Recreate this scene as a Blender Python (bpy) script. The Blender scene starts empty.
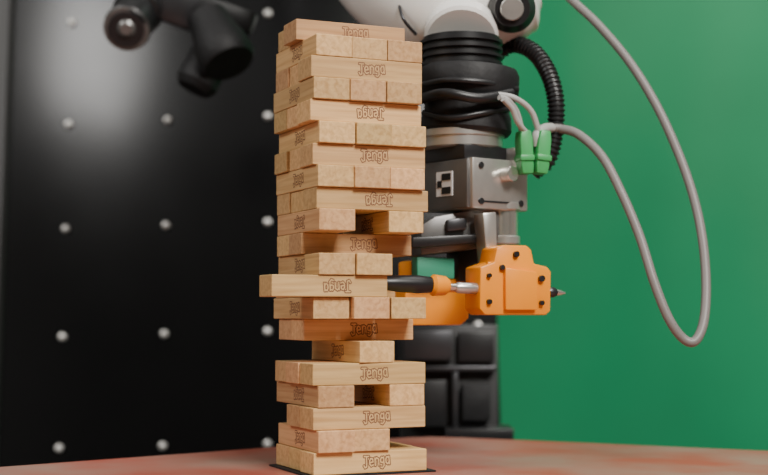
import bpy, bmesh, math, random
from mathutils import Vector, Matrix
random.seed(11)
D=bpy.data; C=bpy.context
F=1400.0; CAMZ=0.0965
def P(a,b,y):
    return Vector(((a-384)*y/F, y, CAMZ+(316-b)*y/F))
def S(px,y): return px*y/F

# ---------------- materials ----------------
def mat(name,col,rough=0.5,metal=0.0,noise=0.0,nscale=40,bump=0.0,spec=0.5,coat=0.0):
    m=D.materials.new(name); m.use_nodes=True
    nt=m.node_tree; b=nt.nodes['Principled BSDF']
    b.inputs['Base Color'].default_value=(*col,1); b.inputs['Roughness'].default_value=rough
    b.inputs['Metallic'].default_value=metal; b.inputs['Specular IOR Level'].default_value=spec
    b.inputs['Coat Weight'].default_value=coat
    tc=nt.nodes.new('ShaderNodeTexCoord'); n=nt.nodes.new('ShaderNodeTexNoise')
    n.inputs['Scale'].default_value=nscale; n.inputs['Detail'].default_value=4
    nt.links.new(tc.outputs['Object'],n.inputs['Vector'])
    if noise>0:
        r=nt.nodes.new('ShaderNodeValToRGB')
        r.color_ramp.elements[0].position=.3; r.color_ramp.elements[1].position=.7
        r.color_ramp.elements[0].color=(*[c*(1-noise) for c in col],1)
        r.color_ramp.elements[1].color=(*[min(1,c*(1+noise)) for c in col],1)
        nt.links.new(n.outputs['Fac'],r.inputs['Fac']); nt.links.new(r.outputs['Color'],b.inputs['Base Color'])
    if bump>0:
        bp=nt.nodes.new('ShaderNodeBump'); bp.inputs['Strength'].default_value=bump; bp.inputs['Distance'].default_value=.002
        nt.links.new(n.outputs['Fac'],bp.inputs['Height']); nt.links.new(bp.outputs['Normal'],b.inputs['Normal'])
    return m

def wood_mat():
    m=D.materials.new('pale_wood'); m.use_nodes=True; nt=m.node_tree; N=nt.nodes; Lk=nt.links
    b=N['Principled BSDF']; b.inputs['Roughness'].default_value=.6; b.inputs['Specular IOR Level'].default_value=.25
    tc=N.new('ShaderNodeTexCoord'); oi=N.new('ShaderNodeObjectInfo')
    add=N.new('ShaderNodeVectorMath'); add.operation='ADD'
    mul=N.new('ShaderNodeMath'); mul.operation='MULTIPLY'; mul.inputs[1].default_value=7.0
    Lk.new(oi.outputs['Random'],mul.inputs[0])
    Lk.new(tc.outputs['Object'],add.inputs[0]); Lk.new(mul.outputs[0],add.inputs[1])
    mp=N.new('ShaderNodeMapping'); mp.inputs['Scale'].default_value=(16,330,330)
    Lk.new(add.outputs[0],mp.inputs['Vector'])
    n=N.new('ShaderNodeTexNoise'); n.inputs['Scale'].default_value=1.0; n.inputs['Detail'].default_value=4; n.inputs['Distortion'].default_value=.5
    Lk.new(mp.outputs[0],n.inputs['Vector'])
    r=N.new('ShaderNodeValToRGB'); e=r.color_ramp.elements
    e[0].position=.3; e[0].color=(.60,.345,.140,1); e[1].position=.62; e[1].color=(.80,.515,.235,1)
    Lk.new(n.outputs['Fac'],r.inputs['Fac'])
    hs=N.new('ShaderNodeHueSaturation')
    mr=N.new('ShaderNodeMapRange'); mr.inputs['To Min'].default_value=.70; mr.inputs['To Max'].default_value=1.1
    Lk.new(oi.outputs['Random'],mr.inputs['Value']); Lk.new(mr.outputs[0],hs.inputs['Value'])
    m2=N.new('ShaderNodeMath'); m2.operation='MULTIPLY'; m2.inputs[1].default_value=13.7
    fr=N.new('ShaderNodeMath'); fr.operation='FRACT'
    Lk.new(oi.outputs['Random'],m2.inputs[0]); Lk.new(m2.outputs[0],fr.inputs[0])
    mr2=N.new('ShaderNodeMapRange'); mr2.inputs['To Min'].default_value=.488; mr2.inputs['To Max'].default_value=.510
    Lk.new(fr.outputs[0],mr2.inputs['Value']); Lk.new(mr2.outputs[0],hs.inputs['Hue'])
    Lk.new(r.outputs['Color'],hs.inputs['Color']); Lk.new(hs.outputs['Color'],b.inputs['Base Color'])
    bp=N.new('ShaderNodeBump'); bp.inputs['Strength'].default_value=.12; bp.inputs['Distance'].default_value=.0005
    Lk.new(n.outputs['Fac'],bp.inputs['Height']); Lk.new(bp.outputs['Normal'],b.inputs['Normal'])
    return m
WOOD=wood_mat()
INK=mat('stamp_ink',(.20,.09,.045),.7)
BLACK=mat('black_plastic',(.012,.012,.013),.38,noise=.2)
BLACKM=mat('black_matte',(.010,.010,.011),.6,bump=.5,nscale=90,spec=.4)
DARKM=mat('gunmetal',(.07,.07,.075),.35,.8,noise=.15)
MIDM=mat('grey_anodised',(.17,.165,.16),.35,.6,noise=.1)
SILVER=mat('brushed_aluminium',(.60,.58,.54),.3,.75,noise=.1,nscale=60)
STEEL=mat('steel',(.80,.77,.70),.2,.9)
BOLT=mat('bolt_steel',(.85,.83,.79),.3,.4)
WHITE=mat('white_enamel',(.84,.82,.78),.25,coat=.4)
ORANGE=mat('orange_plastic',(1.0,.32,.004),.38,noise=.06)
ORANGE2=mat('pale_orange_plastic',(.95,.40,.06),.45)
GREENP=mat('green_plastic',(.05,.38,.11),.4)
TEAL=mat('teal_rubber',(.04,.30,.18),.5)
GREYC=mat('grey_cable_jacket',(.20,.185,.175),.45)
LGREY=mat('light_grey_jacket',(.42,.42,.40),.45)
MARK_W=mat('marker_white',(.8,.8,.8),.6); MARK_K=mat('marker_black',(.01,.01,.01),.6)

# ---------------- helpers ----------------
def link(o,parent=None):
    C.scene.collection.objects.link(o)
    if parent is not None: o.parent=parent
    return o
def empty(name,loc=(0,0,0)):
    e=D.objects.new(name,None); e.location=loc; e.empty_display_size=.02; C.scene.collection.objects.link(e); 
    return e
def fin(name,bm,m,parent=None,smooth=False):
    bmesh.ops.recalc_face_normals(bm,faces=bm.faces)
    me=D.meshes.new(name); bm.to_mesh(me); bm.free()
    for mm in (m if isinstance(m,list) else [m]): me.materials.append(mm)
    if smooth:
        for p in me.polygons: p.use_smooth=True
        try: me.set_sharp_from_angle(angle=math.radians(35))
        except Exception: pass
    o=D.objects.new(name,me); return link(o,parent)
def box(name,c,s,m,parent=None,rot=(0,0,0),bev=.0008,seg=2):
    bm=bmesh.new(); bmesh.ops.create_cube(bm,size=1)
    bmesh.ops.scale(bm,vec=s,verts=bm.verts)
    if bev>0: bmesh.ops.bevel(bm,geom=bm.edges[:],offset=bev,segments=seg,profile=.5,affect='EDGES')
    o=fin(name,bm,m,parent,True); o.location=c; o.rotation_euler=rot; return o
def lathe(name,prof,m,parent=None,p1=None,p2=None,n=48):
    """prof = [(t,r)] along axis p1->p2, t in 0..1"""
    p1=Vector(p1);p2=Vector(p2); ax=(p2-p1); L=ax.length; q=ax.to_track_quat('Z','Y').to_matrix().to_4x4(); M=Matrix.Translation(p1)@q
    bm=bmesh.new(); rings=[]
    for t,r in prof:
        rings.append([bm.verts.new(M@Vector((max(r,1e-5)*math.cos(2*math.pi*i/n),max(r,1e-5)*math.sin(2*math.pi*i/n),t*L))) for i in range(n)])
    for a,b in zip(rings,rings[1:]):
        for i in range(n): bm.faces.new((a[i],a[(i+1)%n],b[(i+1)%n],b[i]))
    bm.faces.new(rings[0][::-1]); bm.faces.new(rings[-1])
    return fin(name,bm,m,parent,True)
def cyl(name,p1,p2,r,m,parent=None,n=32,bev=.08):
    L=(Vector(p2)-Vector(p1)).length; b=min(r*bev,L*.2); t=b/L
    return lathe(name,[(0,r-b),(t,r),(1-t,r),(1,r-b)],m,parent,p1,p2,n)
def catmull(pts,res=12):
    pts=[Vector(p) for p in pts]; pts=[2*pts[0]-pts[1]]+pts+[2*pts[-1]-pts[-2]]; out=[]
    for i in range(1,len(pts)-2):
        a,b,c,d=pts[i-1:i+3]
        for k in range(res):
            t=k/res
            out.append(.5*((2*b)+(-a+c)*t+(2*a-5*b+4*c-d)*t*t+(-a+3*b-3*c+d)*t**3))
    out.append(pts[-2]); return out
def tube(name,pts,r,m,parent=None,res=12,n=16,rib=None,ribn=1):
    path=catmull(pts,res)
    if rib:
        d=[0]
        for a,b in zip(path,path[1:]): d.append(d[-1]+(b-a).length)
        step=rib/4; N_=int(d[-1]/step); np_=[];j=0
        for i in range(N_+1):
            s=i*step
            while j<len(d)-2 and d[j+1]<s: j+=1
            t=(s-d[j])/max(d[j+1]-d[j],1e-9); np_.append(path[j].lerp(path[j+1],min(t,1)))
        path=np_
    bm=bmesh.new(); rings=[]
    T0=(path[1]-path[0]).normalized(); nrm=T0.orthogonal().normalized()
    for i,p in enumerate(path):
        T=(path[min(i+1,len(path)-1)]-path[max(i-1,0)]).normalized()
        nrm=(nrm-T*nrm.dot(T)).normalized(); bn=T.cross(nrm)
        rr=r(i/(len(path)-1)) if callable(r) else r
        if rib: rr*= (1.0,1.0,.82,.82)[i%4]
        rings.append([bm.verts.new(p+rr*(nrm*math.cos(2*math.pi*k/n)+bn*math.sin(2*math.pi*k/n))) for k in range(n)])
    for a,b in zip(rings,rings[1:]):
        for k in range(n): bm.faces.new((a[k],a[(k+1)%n],b[(k+1)%n],b[k]))
    bm.faces.new(rings[0][::-1]); bm.faces.new(rings[-1])
    return fin(name,bm,m,parent,True)
def prism(name,poly,th,m,parent=None,loc=(0,0,0),rot=(0,0,0),bev=.001):
    """poly in local XZ, extruded along local Y by th (centred)"""
    bm=bmesh.new(); v=[bm.verts.new((x,-th/2,z)) for x,z in poly]; f=bm.faces.new(v)
    r=bmesh.ops.extrude_face_region(bm,geom=[f]); bmesh.ops.translate(bm,vec=(0,th,0),verts=[g for g in r['geom'] if isinstance(g,bmesh.types.BMVert)])
    if bev>0: bmesh.ops.bevel(bm,geom=bm.edges[:],offset=bev,segments=2,profile=.5,affect='EDGES',clamp_overlap=True)
    o=fin(name,bm,m,parent,True); o.location=loc; o.rotation_euler=rot; return o

# ---------------- tower ----------------
TH=math.radians(23.5); TC=Vector((-.0219,.89,0)); TZ=.0012
L,W,H=.075,.0238,.01335
U=Vector((math.cos(TH),math.sin(TH),0)); V=Vector((-math.sin(TH),math.cos(TH),0))
STROKES=[[(.2,1.6),(.9,.4),(2.0,.8),(2.3,6.6)],[(.8,6.9),(3.6,6.7)],
 [(4.2,3.0),(6.5,3.3),(6.3,4.9),(5.1,5.4),(4.2,4.1),(4.2,2.2),(5.1,1.1),(6.6,1.5)],
 [(7.9,1.1),(7.9,5.3)],[(7.9,4.2),(9.1,5.4),(10.3,4.5),(10.3,1.1)],
 [(13.6,4.8),(12.4,5.3),(11.6,4.2),(11.7,2.7),(12.8,2.2),(13.7,3.0)],[(13.8,5.3),(13.8,.4),(12.7,-.7),(11.6,-.3)],
 [(17.2,4.8),(16.0,5.4),(15.2,4.0),(15.3,2.0),(16.4,1.2),(17.3,2.4)],[(17.4,5.4),(17.5,1.1)]]
def stroke_mesh(wd):
    vs=[];fs=[];z=0
    for st in STROKES:
        for (x0,y0),(x1,y1) in zip(st,st[1:]):
            a=Vector((x0,y0,0)); b=Vector((x1,y1,0)); d=(b-a).normalized(); nn=Vector((-d.y,d.x,0)); h=wd/2; n0=len(vs)
            pts=[a-nn*h-d*h*.5,b-nn*h+d*h*.5,b-nn*h*.5+d*h,b+nn*h*.5+d*h,b+nn*h+d*h*.5,a+nn*h-d*h*.5,a+nn*h*.5-d*h,a-nn*h*.5-d*h]
            z+=.0006
            vs+=[Vector(((p.x-8.9)*.98,(p.y-3.1)*1.05,z))*.001 for p in pts]; fs.append(tuple(range(n0,n0+8)))
    return vs,fs
T_OUT=stroke_mesh(2.0); T_IN=stroke_mesh(.80)
tower=empty('wooden_block_tower',(TC.x,TC.y,TZ))
cnt=0
def block(u,v,layer,kind,dr=0.0,logo=True,flip=False):
    global cnt
    cnt+=1
    l=L-random.uniform(0,.0008); w=W-.0003; h=H-.00022
    bm=bmesh.new(); bmesh.ops.create_cube(bm,size=1); bmesh.ops.scale(bm,vec=(l,w,h),verts=bm.verts)
    bmesh.ops.bevel(bm,geom=bm.edges[:],offset=.0005,segments=2,profile=.5,affect='EDGES')
    bmesh.ops.recalc_face_normals(bm,faces=bm.faces)
    tm=D.meshes.new('tmp'); bm.to_mesh(tm); bm.free()
    vs=[x.co.copy() for x in tm.vertices]; fs=[tuple(p.vertices) for p in tm.polygons]; mi=[0]*len(fs)
    D.meshes.remove(tm)
    if logo:
        sx=random.uniform(-.001,.001)
        for side in (-1,1):
            for (tv,tf),mm,dd in ((T_OUT,1,.00004),(T_IN,0,.00010)):
                n0=len(vs); fl=math.pi if flip else 0
                M=Matrix.Translation((.0035*(-side)+sx,side*(w/2+dd),0))@Matrix.Rotation(0 if side<0 else math.pi,4,'Z')@Matrix.Rotation(math.pi/2,4,'X')@Matrix.Rotation(fl+.07,4,'Z')
                vs+=[M@x for x in tv]; fs+=[tuple(i+n0 for i in f) for f in tf]; mi+=[mm]*len(tf)
    me=D.meshes.new('block'); me.from_pydata(vs,[],fs); me.materials.append(WOOD); me.materials.append(INK)
    for p,i in zip(me.polygons,mi): p.material_index=i
    me.update()
    o=D.objects.new('block_%d'%cnt,me); link(o,tower)
    p=U*u+V*v; o.location=(p.x,p.y,H*(layer-.5))
    o.rotation_euler=(0,0,TH+(math.pi/2 if kind=='B' else 0)+dr)
J=lambda s=.0006: random.uniform(-s,s)
def layer(n,slots=(-1,0,1),du=0,dv=0,per=None,dr=0,jit=1):
    kind='A' if n%2 else 'B'
    lu=J(.0009)*jit; lv=J(.0009)*jit; lr=J(.010)*jit
    for s in slots:
        a,b=(per or {}).get(s,(0,0))
        r=dr+lr+J(.004)*jit
        if kind=='A': block(du+lu+a+J(.0020)*jit,s*W+dv+lv+b+J(.0001),n,'A',r,logo=True,flip=(n in (9,13,17)))
        else: block(s*W+du+lu+a+J(.0001),dv+lv+b+J(.0022)*jit,n,'B',r,logo=True,flip=(n in(4,12)))
layer(1); layer(2,(-1,0),du=0); layer(3,(-1,0)); layer(4,(-1,1),per={1:(-.0005,0)}); layer(5)
layer(6,(0,),du=.002,dr=.05); layer(7,(0,1),du=.0005); layer(8,per={-1:(-.0005,.004),1:(.001,0)}); 
layer(9,(-1,1),per={-1:(-.027,-.0005)},jit=0); layer(10,(-1,0),du=.001); layer(11,(0,1)); layer(12,(-1,1)); layer(13)
layer(14); layer(15); layer(16); layer(17,du=-.001); layer(18,du=-.0025); layer(19,du=-.0025,per={0:(.002,0),1:(.002,0)}); layer(20,du=-.0018); layer(21,(0,1),du=-.003,per={1:(.006,0)})

# ---------------- table ----------------
def table():
    t=empty('table',(0,.8,0))
    pts=[(-.247,.902),(-.12,1.006),(0.0,1.108),(.02,1.122),(.038,1.127),(.06,1.121),(.277,1.009),(.9,.69),(.9,.36),(-.7,.36),(-.7,.527)]
    bm=bmesh.new(); v=[bm.verts.new((x,y-.8,0)) for x,y in pts]; f=bm.faces.new(v)
    r=bmesh.ops.extrude_face_region(bm,geom=[f]); bmesh.ops.translate(bm,vec=(0,0,-.02),verts=[g for g in r['geom'] if isinstance(g,bmesh.types.BMVert)])
    m=D.materials.new('stained_table'); m.use_nodes=True; nt=m.node_tree; b=nt.nodes['Principled BSDF']; b.inputs['Roughness'].default_value=.42
    b.inputs['Specular IOR Level'].default_value=.4
    tc=nt.nodes.new('ShaderNodeTexCoord'); n=nt.nodes.new('ShaderNodeTexNoise'); n.inputs['Scale'].default_value=11; n.inputs['Detail'].default_value=8
    r=nt.nodes.new('ShaderNodeValToRGB'); e=r.color_ramp.elements
    e[0].position=.36; e[0].color=(.34,.195,.15,1); e[1].position=.64; e[1].color=(.38,.085,.055,1)
    nt.links.new(tc.outputs['Object'],n.inputs['Vector']); nt.links.new(n.outputs['Fac'],r.inputs['Fac']); nt.links.new(r.outputs['Color'],b.inputs['Base Color'])
    fin('table_top',bm,m,t)
    for i,(x,y) in enumerate(((-.6,-.38),(.8,-.38),(.03,.24),(.8,-.15),(-.6,-.3))):
        box('leg_%d'%(i+1),(x,y,-.385),(.04,.04,.73),DARKM,t)
table()
box('base_plate',(TC.x+.001,TC.y+.002,.0006),(.084,.074,.0010),BLACKM,None,(0,0,TH),bev=.0002)

# ---------------- perforated black panel ----------------
def panel():
    root=empty('black_mounting_panel')
    c=P(165,334,1.5); rot=Matrix.Rotation(math.radians(-5),4,'Z')@Matrix.Rotation(math.radians(-8),4,'X')@Matrix.Rotation(math.radians(-1.6),4,'Y')
    root.matrix_world=Matrix.Translation(c)@rot
    x0,x1=-.178,.355; z0,z1=-.66,.95
    m=D.materials.new('glossy_black'); m.use_nodes=True; nt=m.node_tree; b=nt.nodes['Principled BSDF']
    b.inputs['Base Color'].default_value=(.004,.004,.0045,1); b.inputs['Specular IOR Level'].default_value=.4
    tc=nt.nodes.new('ShaderNodeTexCoord'); n=nt.nodes.new('ShaderNodeTexNoise'); n.inputs['Scale'].default_value=7
    mr=nt.nodes.new('ShaderNodeMapRange'); mr.inputs['To Min'].default_value=.17; mr.inputs['To Max'].default_value=.27
    nt.links.new(tc.outputs['Object'],n.inputs['Vector']); nt.links.new(n.outputs['Fac'],mr.inputs['Value']); nt.links.new(mr.outputs[0],b.inputs['Roughness'])
    box('plate',((x0+x1)/2,.006,(z0+z1)/2),(x1-x0,.012,z1-z0),m,root)
    sx=.1115; sz=.1185
    for i in range(-1,4):
        for j in range(-5,8):
            x=i*sx; z=j*sz
            if not(x0+.02<x<x1-.01): continue
            lathe('bolt_%d_%d'%(i+2,j+6),[(0,.0042),(.5,.0042),(.85,.003),(1,.001)],BOLT,root,(x,0.0,z),(x,-.005,z),16)
    box('frame_post',(x0-.03,.02,(z0+z1)/2),(.05,.05,z1-z0),mat('grey_frame',(.07,.07,.07),.4,.3),root)
    return root
panel()

# pedestal behind the gripper
ped=empty('equipment_pedestal',(0.06,1.29,-.75))
def pb(name,a0,a1,b0,b1,y,th,m,bev=.001):
    p=P((a0+a1)/2,(b0+b1)/2,y)-ped.location
    p.y+=th/2
    return box(name,p,(S(a1-a0,y),th,S(b1-b0,y)),m,ped,bev=bev)
x0=P(400,0,1.26).x; x1=P(497,0,1.26).x
ztop=P(0,325,1.26).z
box('column',((x0+x1)/2-ped.location.x,0,(ztop+.75)/2),(x1-x0,.07,ztop+.75),BLACK,ped)
pb('cover',404,452,331,360,1.245,.01,DARKM); pb('cover_2',458,494,332,362,1.245,.01,BLACK)
pb('slot_bar',402,496,366,371,1.242,.012,DARKM); pb('lower_box',408,446,380,426,1.24,.015,BLACK)
pb('rail',452,458,372,432,1.24,.014,DARKM); pb('foot_block',445,513,428,440,1.225,.05,BLACK)
pb('bracket',462,490,384,420,1.242,.012,BLACKM)
box('floor_plate',(0,0,.006),(.2,.16,.012),DARKM,ped)

# ---------------- green backdrop ----------------
def backdrop():
    bm=bmesh.new(); nx,nz=120,70; x0,x1=-.15,1.5; z0,z1=-.74,1.3; g=[]
    for i in range(nx+1):
        row=[]
        for j in range(nz+1):
            x=x0+(x1-x0)*i/nx; z=z0+(z1-z0)*j/nz
            y=.007*math.sin(x*9+z*3)+.003*math.sin(x*3-z*5)+.0030*math.sin(x*34-z*9)*(.2+.8*max(0,math.sin(x*4+z*2)))
            row.append(bm.verts.new((x,y,z)))
        g.append(row)
    for i in range(nx):
        for j in range(nz): bm.faces.new((g[i][j],g[i+1][j],g[i+1][j+1],g[i][j+1]))
    m=mat('green_cloth',(.010,.25,.098),.6,noise=.05,nscale=6,spec=.3)
    o=fin('green_backdrop_cloth',bm,m,None,True); o.location=(0,1.8,0); o.rotation_euler=(0,0,math.radians(-6))
    sd=o.modifiers.new('solid','SOLIDIFY'); sd.thickness=.003
backdrop()

# ---------------- robot arm ----------------
arm=empty('robot_arm',P(462,60,.955))
bpy.context.view_layer.update()
def A(o):
    o.parent=arm; o.matrix_parent_inverse=arm.matrix_world.inverted(); return o
Y=.955; k=Y/F
prof=[(0,.026)]
n=9
for i in range(n):
    t0=i/n; prof+= [(t0+.01,.0285 if i%2 else .0262),(t0+1/n-.01,.0285 if i%2 else .0262)]
prof+=[(1,.026)]
A(lathe('ribbed_flange',prof,BLACK,None,P(462,36,Y),P(462,70,Y)))
def prof_px(pts,y):
    b0=pts[0][0]; b1=pts[-1][0]
    return [((b-b0)/(b1-b0),r*y/F) for b,r in pts]
pr=[(66,40),(68,48),(74,51),(92,51),(97,49),(102,46),(106,43),(112,43),(116,45),(130,46),(134,43)]
A(lathe('wrist_cover',prof_px(pr,Y),BLACKM,None,P(470,66,Y),P(466,134,Y)))
A(tube('tape_wrap',[P(420,98,Y-.01),P(445,92,Y-.036),P(480,97,Y-.037),P(512,92,Y-.02)],.0035,BLACK))
A(tube('tape_wrap_2',[P(421,84,Y-.012),P(448,79,Y-.034),P(484,81,Y-.034),P(518,88,Y-.012)],.0022,BLACK))
A(tube('tape_wrap_3',[P(424,112,Y-.012),P(450,117,Y-.030),P(484,112,Y-.030),P(508,108,Y-.014)],.0022,BLACK))
pr=[(130,38),(132,43),(138,43),(139,41),(148,41),(150,38)]
A(lathe('adapter_ring',prof_px(pr,Y),SILVER,None,P(462,130,Y),P(462,150,Y)))
R45=math.radians(38)
A(box('top_plate',P(468,156,Y),(S(68,Y),S(68,Y),S(14,Y)),DARKM,None,(0,0,R45)))
bc=P(476,187,Y)
A(box('sensor_housing',bc,(S(74,Y),S(74,Y),S(50,Y)),SILVER,None,(0,0,R45),bev=.0015))
nl=Matrix.Rotation(R45,3,'Z')@Vector((-1,0,0)); nr=Matrix.Rotation(R45,3,'Z')@Vector((0,-1,0))
hs=S(37,Y)
A(box('side_cover',bc+nl*(hs+.001),(.003,S(66,Y),S(48,Y)),MIDM,None,(0,0,R45)))
mk=bc+nl*(hs+.0028)+Vector((0,0,S(1,Y)))
A(box('marker_card',mk,(.0006,.0165,.0165),MARK_W,None,(0,0,R45),bev=0))
tl=Matrix.Rotation(R45,3,'Z')@Vector((0,1,0))
for (i,j) in ((0,2),(1,2),(2,1),(0,0),(1,0)):
    A(box('marker_cell_%d%d'%(i,j),mk+nl*.0005+tl*((i-1)*.0046)+Vector((0,0,(j-1)*.0046)),(.0003,.0046,.0046),MARK_K,None,(0,0,R45),bev=0))
tr=Matrix.Rotation(R45,3,'Z')@Vector((1,0,0))
for i,(a,b) in enumerate(((-.018,.012),(.018,.012),(-.018,-.012),(.018,-.012))):
    p=bc+nr*hs+tr*a+Vector((0,0,b)); A(cyl('screw_%d'%(i+1),p,p+nr*.0012,.0022,DARKM,None,16))
p=bc+nr*hs+tr*.004+Vector((0,0,.007)); A(cyl('port_knob',p,p+nr*.008,.0052,STEEL,None,24))
A(box('port_groove',bc+nr*hs+Vector((0,0,-.012)),(S(60,Y),.001,.0012),DARKM,None,(0,0,R45),bev=0))
A(box('port_block',P(522,158,Y-.01),(S(22,Y),.02,S(20,Y)),SILVER,None,(0,0,R45)))
A(cyl('steel_spindle',P(504,206,Y-.005),P(504,238,Y-.005),S(14,Y),STEEL))
A(cyl('spindle_collar',P(504,236,Y-.005),P(504,245,Y-.005),S(16,Y),SILVER))
A(cyl('spindle_cap',P(504,203,Y-.005),P(504,211,Y-.005),S(17,Y),SILVER))

Yw=.99
def shell(name,pts,m,sub=2):
    path=[Vector(p) for p,_ in pts]; rad=[r for _,r in pts]
    def rf(t):
        x=t*(len(rad)-1); i=min(int(x),len(rad)-2); f=x-i; f=f*f*(3-2*f); return rad[i]*(1-f)+rad[i+1]*f
    return A(tube(name,path,rf,m,None,res=10,n=40))
shell('forearm',[(P(478,18,Yw),.018),(P(462,10,Yw),.036),(P(432,0,Yw+.005),.041),(P(385,-32,1.03),.040),(P(340,-110,1.12),.046),(P(300,-230,1.25),.056),(P(290,-330,1.42),.058)],WHITE)
shell('wrist_housing',[(P(428,30,Yw),.012),(P(440,18,Yw),.030),(P(470,4,Yw),.036),(P(505,-6,Yw),.034),(P(524,-12,Yw),.030),(P(536,-16,Yw),.016)],WHITE)
A(cyl('joint_ring',P(462,28,Y+.01),P(462,38,Y),S(38,Y),WHITE))
A(lathe('joint_cap',[(0,.0165),(.6,.0165),(.8,.014),(1,.012)],BLACK,None,P(512,6,.965),P(514,6,.945)))
A(cyl('joint_cap_center',P(513,6,.946),P(513.5,6,.942),.008,SILVER))
A(cyl('wall_mount_flange',P(290,-330,1.41),P(288,-338,1.50),.075,DARKM))
A(tube('shell_seam',[P(398,-8,.975),P(403,15,.955),P(416,32,.965)],.0012,DARKM))

# ---------------- gripper ----------------
grip=empty('robot_gripper',P(500,290,.925)); bpy.context.view_layer.update()
def G(o):
    o.parent=grip; o.matrix_parent_inverse=grip.matrix_world.inverted(); return o
def gpoly(name,pts,y,th,m,bev=.0012,ang=TH,stretch=1/math.cos(TH)):
    ax=sum(p[0] for p in pts)/len(pts); bz=sum(p[1] for p in pts)/len(pts)
    poly=[((a-ax)*y/F*stretch,-(b-bz)*y/F) for a,b in pts]
    return G(prism(name,poly,th,m,None,P(ax,bz,y),(0,0,ang),bev))
gpoly('jaw_carrier',[(414,228),(428,219),(486,208),(492,214),(492,240),(470,250),(414,257)],.955,.04,MIDM,ang=.2,stretch=1.02)
gpoly('jaw_rail',[(410,238),(476,234),(476,243),(410,249)],.93,.012,BLACK,ang=.2,stretch=1.02)
gpoly('rail_clamp',[(446,220),(466,217),(466,230),(446,232)],.932,.006,DARKM,ang=.2,stretch=1.02)
gpoly('mount_tab',[(478,214),(492,212),(493,262),(482,264)],.925,.014,SILVER,ang=TH)
gpoly('teal_pad',[(414,257),(452,258),(452,279),(414,279)],.94,.01,TEAL)
gpoly('backing_block',[(452,252),(480,246),(480,282),(452,282)],.965,.02,BLACK)
yo=.915
gpoly('orange_jaw',[(469,268),(484,263),(487,249),(494,246),(520,246),(525,250),(528,264),(543,267),(547,272),(546,311),(541,315),(474,315),(468,309)],yo,.022,ORANGE,stretch=1.02)
gpoly('orange_jaw_rib',[(486,262),(500,262),(500,292),(486,292)],yo-.012,.004,ORANGE,.0008,stretch=1.02)
gpoly('orange_jaw_plate',[(503,268),(538,272),(538,310),(503,310)],yo-.0115,.003,ORANGE,.0008,stretch=1.02)
Vn=-V
for i,(a,b,r,m) in enumerate(((532,279,3.2,DARKM),(509,304,2.6,DARKM),(480,302,2.6,BLACK),(493,268,2.6,DARKM),(532,303,2.4,BLACK),(507,255,3.0,BLACK),(480,276,2.2,BLACK))):
    off=(a-508)*yo/F*math.tan(TH)
    p=P(a,b,yo+off); p=p+Vn*.0115
    G(cyl('jaw_screw_%d'%(i+1),p,p+Vn*.0025,S(r,yo),m,None,16))
gpoly('orange_jaw_rear',[(396,283),(452,279),(460,286),(460,318),(452,325),(404,325),(396,318)],.965,.03,ORANGE)
gpoly('orange_jaw_rear_top',[(404,262),(414,260),(416,284),(404,284)],.965,.02,ORANGE)
gpoly('orange_link',[(440,284),(490,282),(490,291),(440,293)],.905,.010,ORANGE2)
tip=TC+U*.0110+V*(-W); 
def up(d,b): 
    q=tip+U*d; return Vector((q.x,q.y,CAMZ+(316-b)*q.y/F))
G(lathe('probe_finger',[(0,.003),(.08,.0042),(.3,.0052),(.7,.0058),(.95,.0050),(1,.004)],BLACK,None,up(0,283),up(.037,285)))
G(lathe('probe_collar',[(0,.0045),(.2,.0068),(.8,.0062),(1,.0045)],ORANGE,None,up(.034,285),up(.047,286)))
G(lathe('probe_rod',[(0,.0022),(.93,.0022),(.96,.0016),(1,.0006)],STEEL,None,up(.045,286.5),up(.133,293)))
G(lathe('rod_sleeve',[(0,.0026),(.1,.0036),(.9,.0036),(1,.0026)],SILVER,None,up(.052,287.5),up(.072,289)))
G(lathe('rod_end',[(0,.002),(.3,.0034),(.7,.0034),(1,.0018)],DARKM,None,up(.118,292),up(.127,292.5)))

# ---------------- cables ----------------
Yc=.955
A(tube('corrugated_hose',[P(500,50,.99),P(515,42,.985),P(535,50,.975),P(550,72,.965),P(557,100,.96),P(556,130,.96),P(549,158,.96),P(534,172,.965)],.0062,BLACK,None,rib=.0032))
tube('grey_cable',[P(552,127,Yc),P(562,128,Yc),P(580,134,.95),P(603,156,.94),P(622,192,.93),(P(640,236,.92)),P(654,282,.91),P(668,318,.905),P(682,338,.905),P(694,341,.905),P(703,322,.91),P(706,285,.92),P(703,240,.93),P(694,195,.94),P(678,148,.95),P(656,100,.96),P(630,58,.97),P(600,22,.98),P(572,-5,.99),P(540,-40,1.0),P(500,-80,1.01),P(420,-110,1.04)],.0031,GREYC,None,res=14)
for i,(a,b,t) in enumerate(((525,152,-.05),(542,152,.10))):
    c=P(a,b,.935); w=S(14,.935); h=S(44,.935)
    poly=[(-w*.38,h/2),(w*.38,h/2),(w/2,h*.28),(w/2,-h*.3),(w*.42,-h/2),(-w*.42,-h/2),(-w/2,-h*.3),(-w/2,h*.28)]
    A(prism('green_plug_%d'%(i+1),poly,.011,GREENP,None,c,(0,t,.3),.0012))
    A(box('plug_band_%d'%(i+1),c+Vector((0,-.0005,-.004)),(w*1.12,.0125,.004),GREENP,None,(0,t,.3)))
for i,pts in enumerate(([P(500,96,.92),P(510,100,.925),P(518,112,.93),P(523,132,.935)],[P(498,93,.925),P(516,97,.925),P(532,110,.93),P(540,132,.935)],[P(504,98,.915),P(513,108,.92),P(519,122,.925),P(529,134,.935)])):
    A(tube('plug_wire_%d'%(i+1),pts,.0019,LGREY,None))
A(tube('plug_elbow',[P(538,146,.935),P(538,134,.935),P(545,128,.945),P(552,127,.954)],.0034,LGREY,None))

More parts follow.
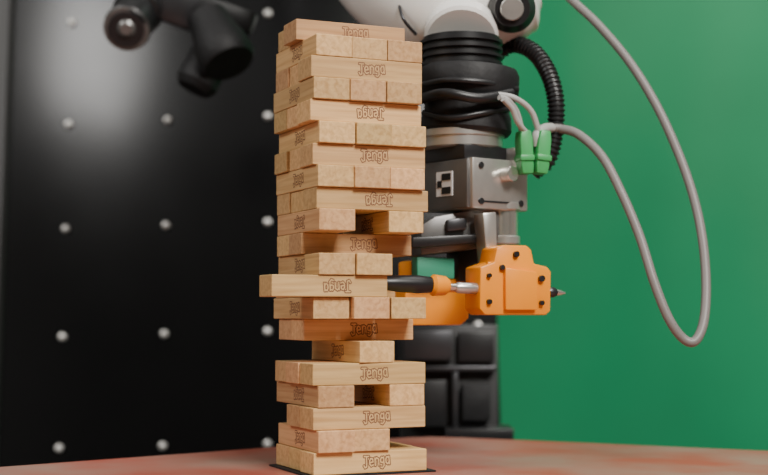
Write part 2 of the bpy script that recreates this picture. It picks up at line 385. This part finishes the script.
# ---------------- overhead cameras at top left ----------------
cam_r=empty('overhead_camera_rig',P(175,-10,1.25)); bpy.context.view_layer.update()
def K(o): o.parent=cam_r; o.matrix_parent_inverse=cam_r.matrix_world.inverted(); return o
yk=1.22
K(lathe('lens_barrel',[(0,.022),(.1,.024),(.6,.022),(.62,.019),(.97,.021),(1,.019)],BLACK,None,P(148,-12,yk+.05),P(124,26,yk-.01)))
K(lathe('lens_ring',[(0,.0195),(.5,.0205),(1,.0195)],MIDM,None,P(124.6,25,yk-.008),P(123.6,27,yk-.013)))
K(lathe('lens_rim',[(0,.016),(.5,.016),(1,.015)],BLACK,None,P(124,26,yk-.012),P(123.6,27,yk-.015)))
K(lathe('lens_glass',[(0,.008),(.5,.008),(1,.005)],MIDM,None,P(124,26,yk-.014),P(123.4,27,yk-.018)))
K(box('camera_body',P(180,2,yk+.04),(.05,.045,.04),DARKM,None,(.2,.3,.3),bev=.003))
K(lathe('second_barrel',[(0,.018),(.3,.02),(.6,.024),(.9,.025),(1,.022)],BLACKM,None,P(205,15,yk),P(228,62,yk-.02)))
K(lathe('third_barrel',[(0,.014),(.2,.018),(.9,.019),(1,.015)],BLACKM,None,P(222,30,yk+.01),P(192,88,yk)))
K(tube('support_rod',[P(180,0,yk+.04),P(200,-60,yk+.06),P(215,-140,yk+.1),P(225,-230,1.5)],.010,BLACK))
K(box('cross_bar',P(205,5,yk+.03),(.09,.018,.018),BLACK,None,(0,.35,0)))

# ---------------- room ----------------
floorm=mat('concrete',(.16,.155,.15),.6,noise=.15,nscale=3)
wallm=mat('wall_paint',(.33,.32,.30),.8,noise=.03,nscale=2)
box('floor',(0,1.0,-.80),(6,7,.1),floorm,None,bev=0)
box('wall_back',(0,2.65,.7),(6,.1,2.9),wallm,None,bev=0)
box('wall_right',(2.95,1.0,.7),(.1,7,2.9),wallm,None,bev=0)
box('wall_left',(-2.95,1.0,.7),(.1,7,2.9),wallm,None,bev=0)
box('wall_front',(0,-2.45,.7),(6,.1,2.9),wallm,None,bev=0)

# ---------------- lights ----------------
def area(name,loc,tgt,size,power,col=(1,1,1),sy=None):
    l=D.lights.new(name,'AREA'); l.energy=power; l.size=size; l.color=col
    if sy: l.shape='RECTANGLE'; l.size_y=sy
    o=D.objects.new(name,l); o.location=loc; o.rotation_euler=(Vector(tgt)-Vector(loc)).to_track_quat('-Z','Y').to_euler(); C.scene.collection.objects.link(o)
area('ceiling_light',(.75,-.55,1.55),(0,.9,.1),.7,64,(1,.965,.91))
area('panel_highlight_light',(-1.5,.1,1.42),(-.35,1.45,.25),.45,14,(1,.98,.95),.45)  # added area light, placed so the glossy black panel mirrors it as a highlight
area('backdrop_fill_light',(.7,1.0,1.9),(.55,1.8,.2),.8,12,(1,.97,.92))  # extra fill added to brighten the green cloth
w=D.worlds.new('world'); C.scene.world=w; w.use_nodes=True
w.node_tree.nodes['Background'].inputs[0].default_value=(1,.97,.93,1); w.node_tree.nodes['Background'].inputs[1].default_value=.42

# ---------------- camera ----------------
cd=D.cameras.new('camera'); cd.sensor_width=36; cd.lens=36*F/768; cd.clip_start=.01; cd.clip_end=30
co=D.objects.new('camera',cd); C.scene.collection.objects.link(co); co.location=(0,0,CAMZ); co.rotation_euler=(math.radians(90)+math.atan(78.5/F),0,0)
cd.dof.use_dof=True; cd.dof.focus_distance=.865; cd.dof.aperture_fstop=5.8
C.scene.camera=co
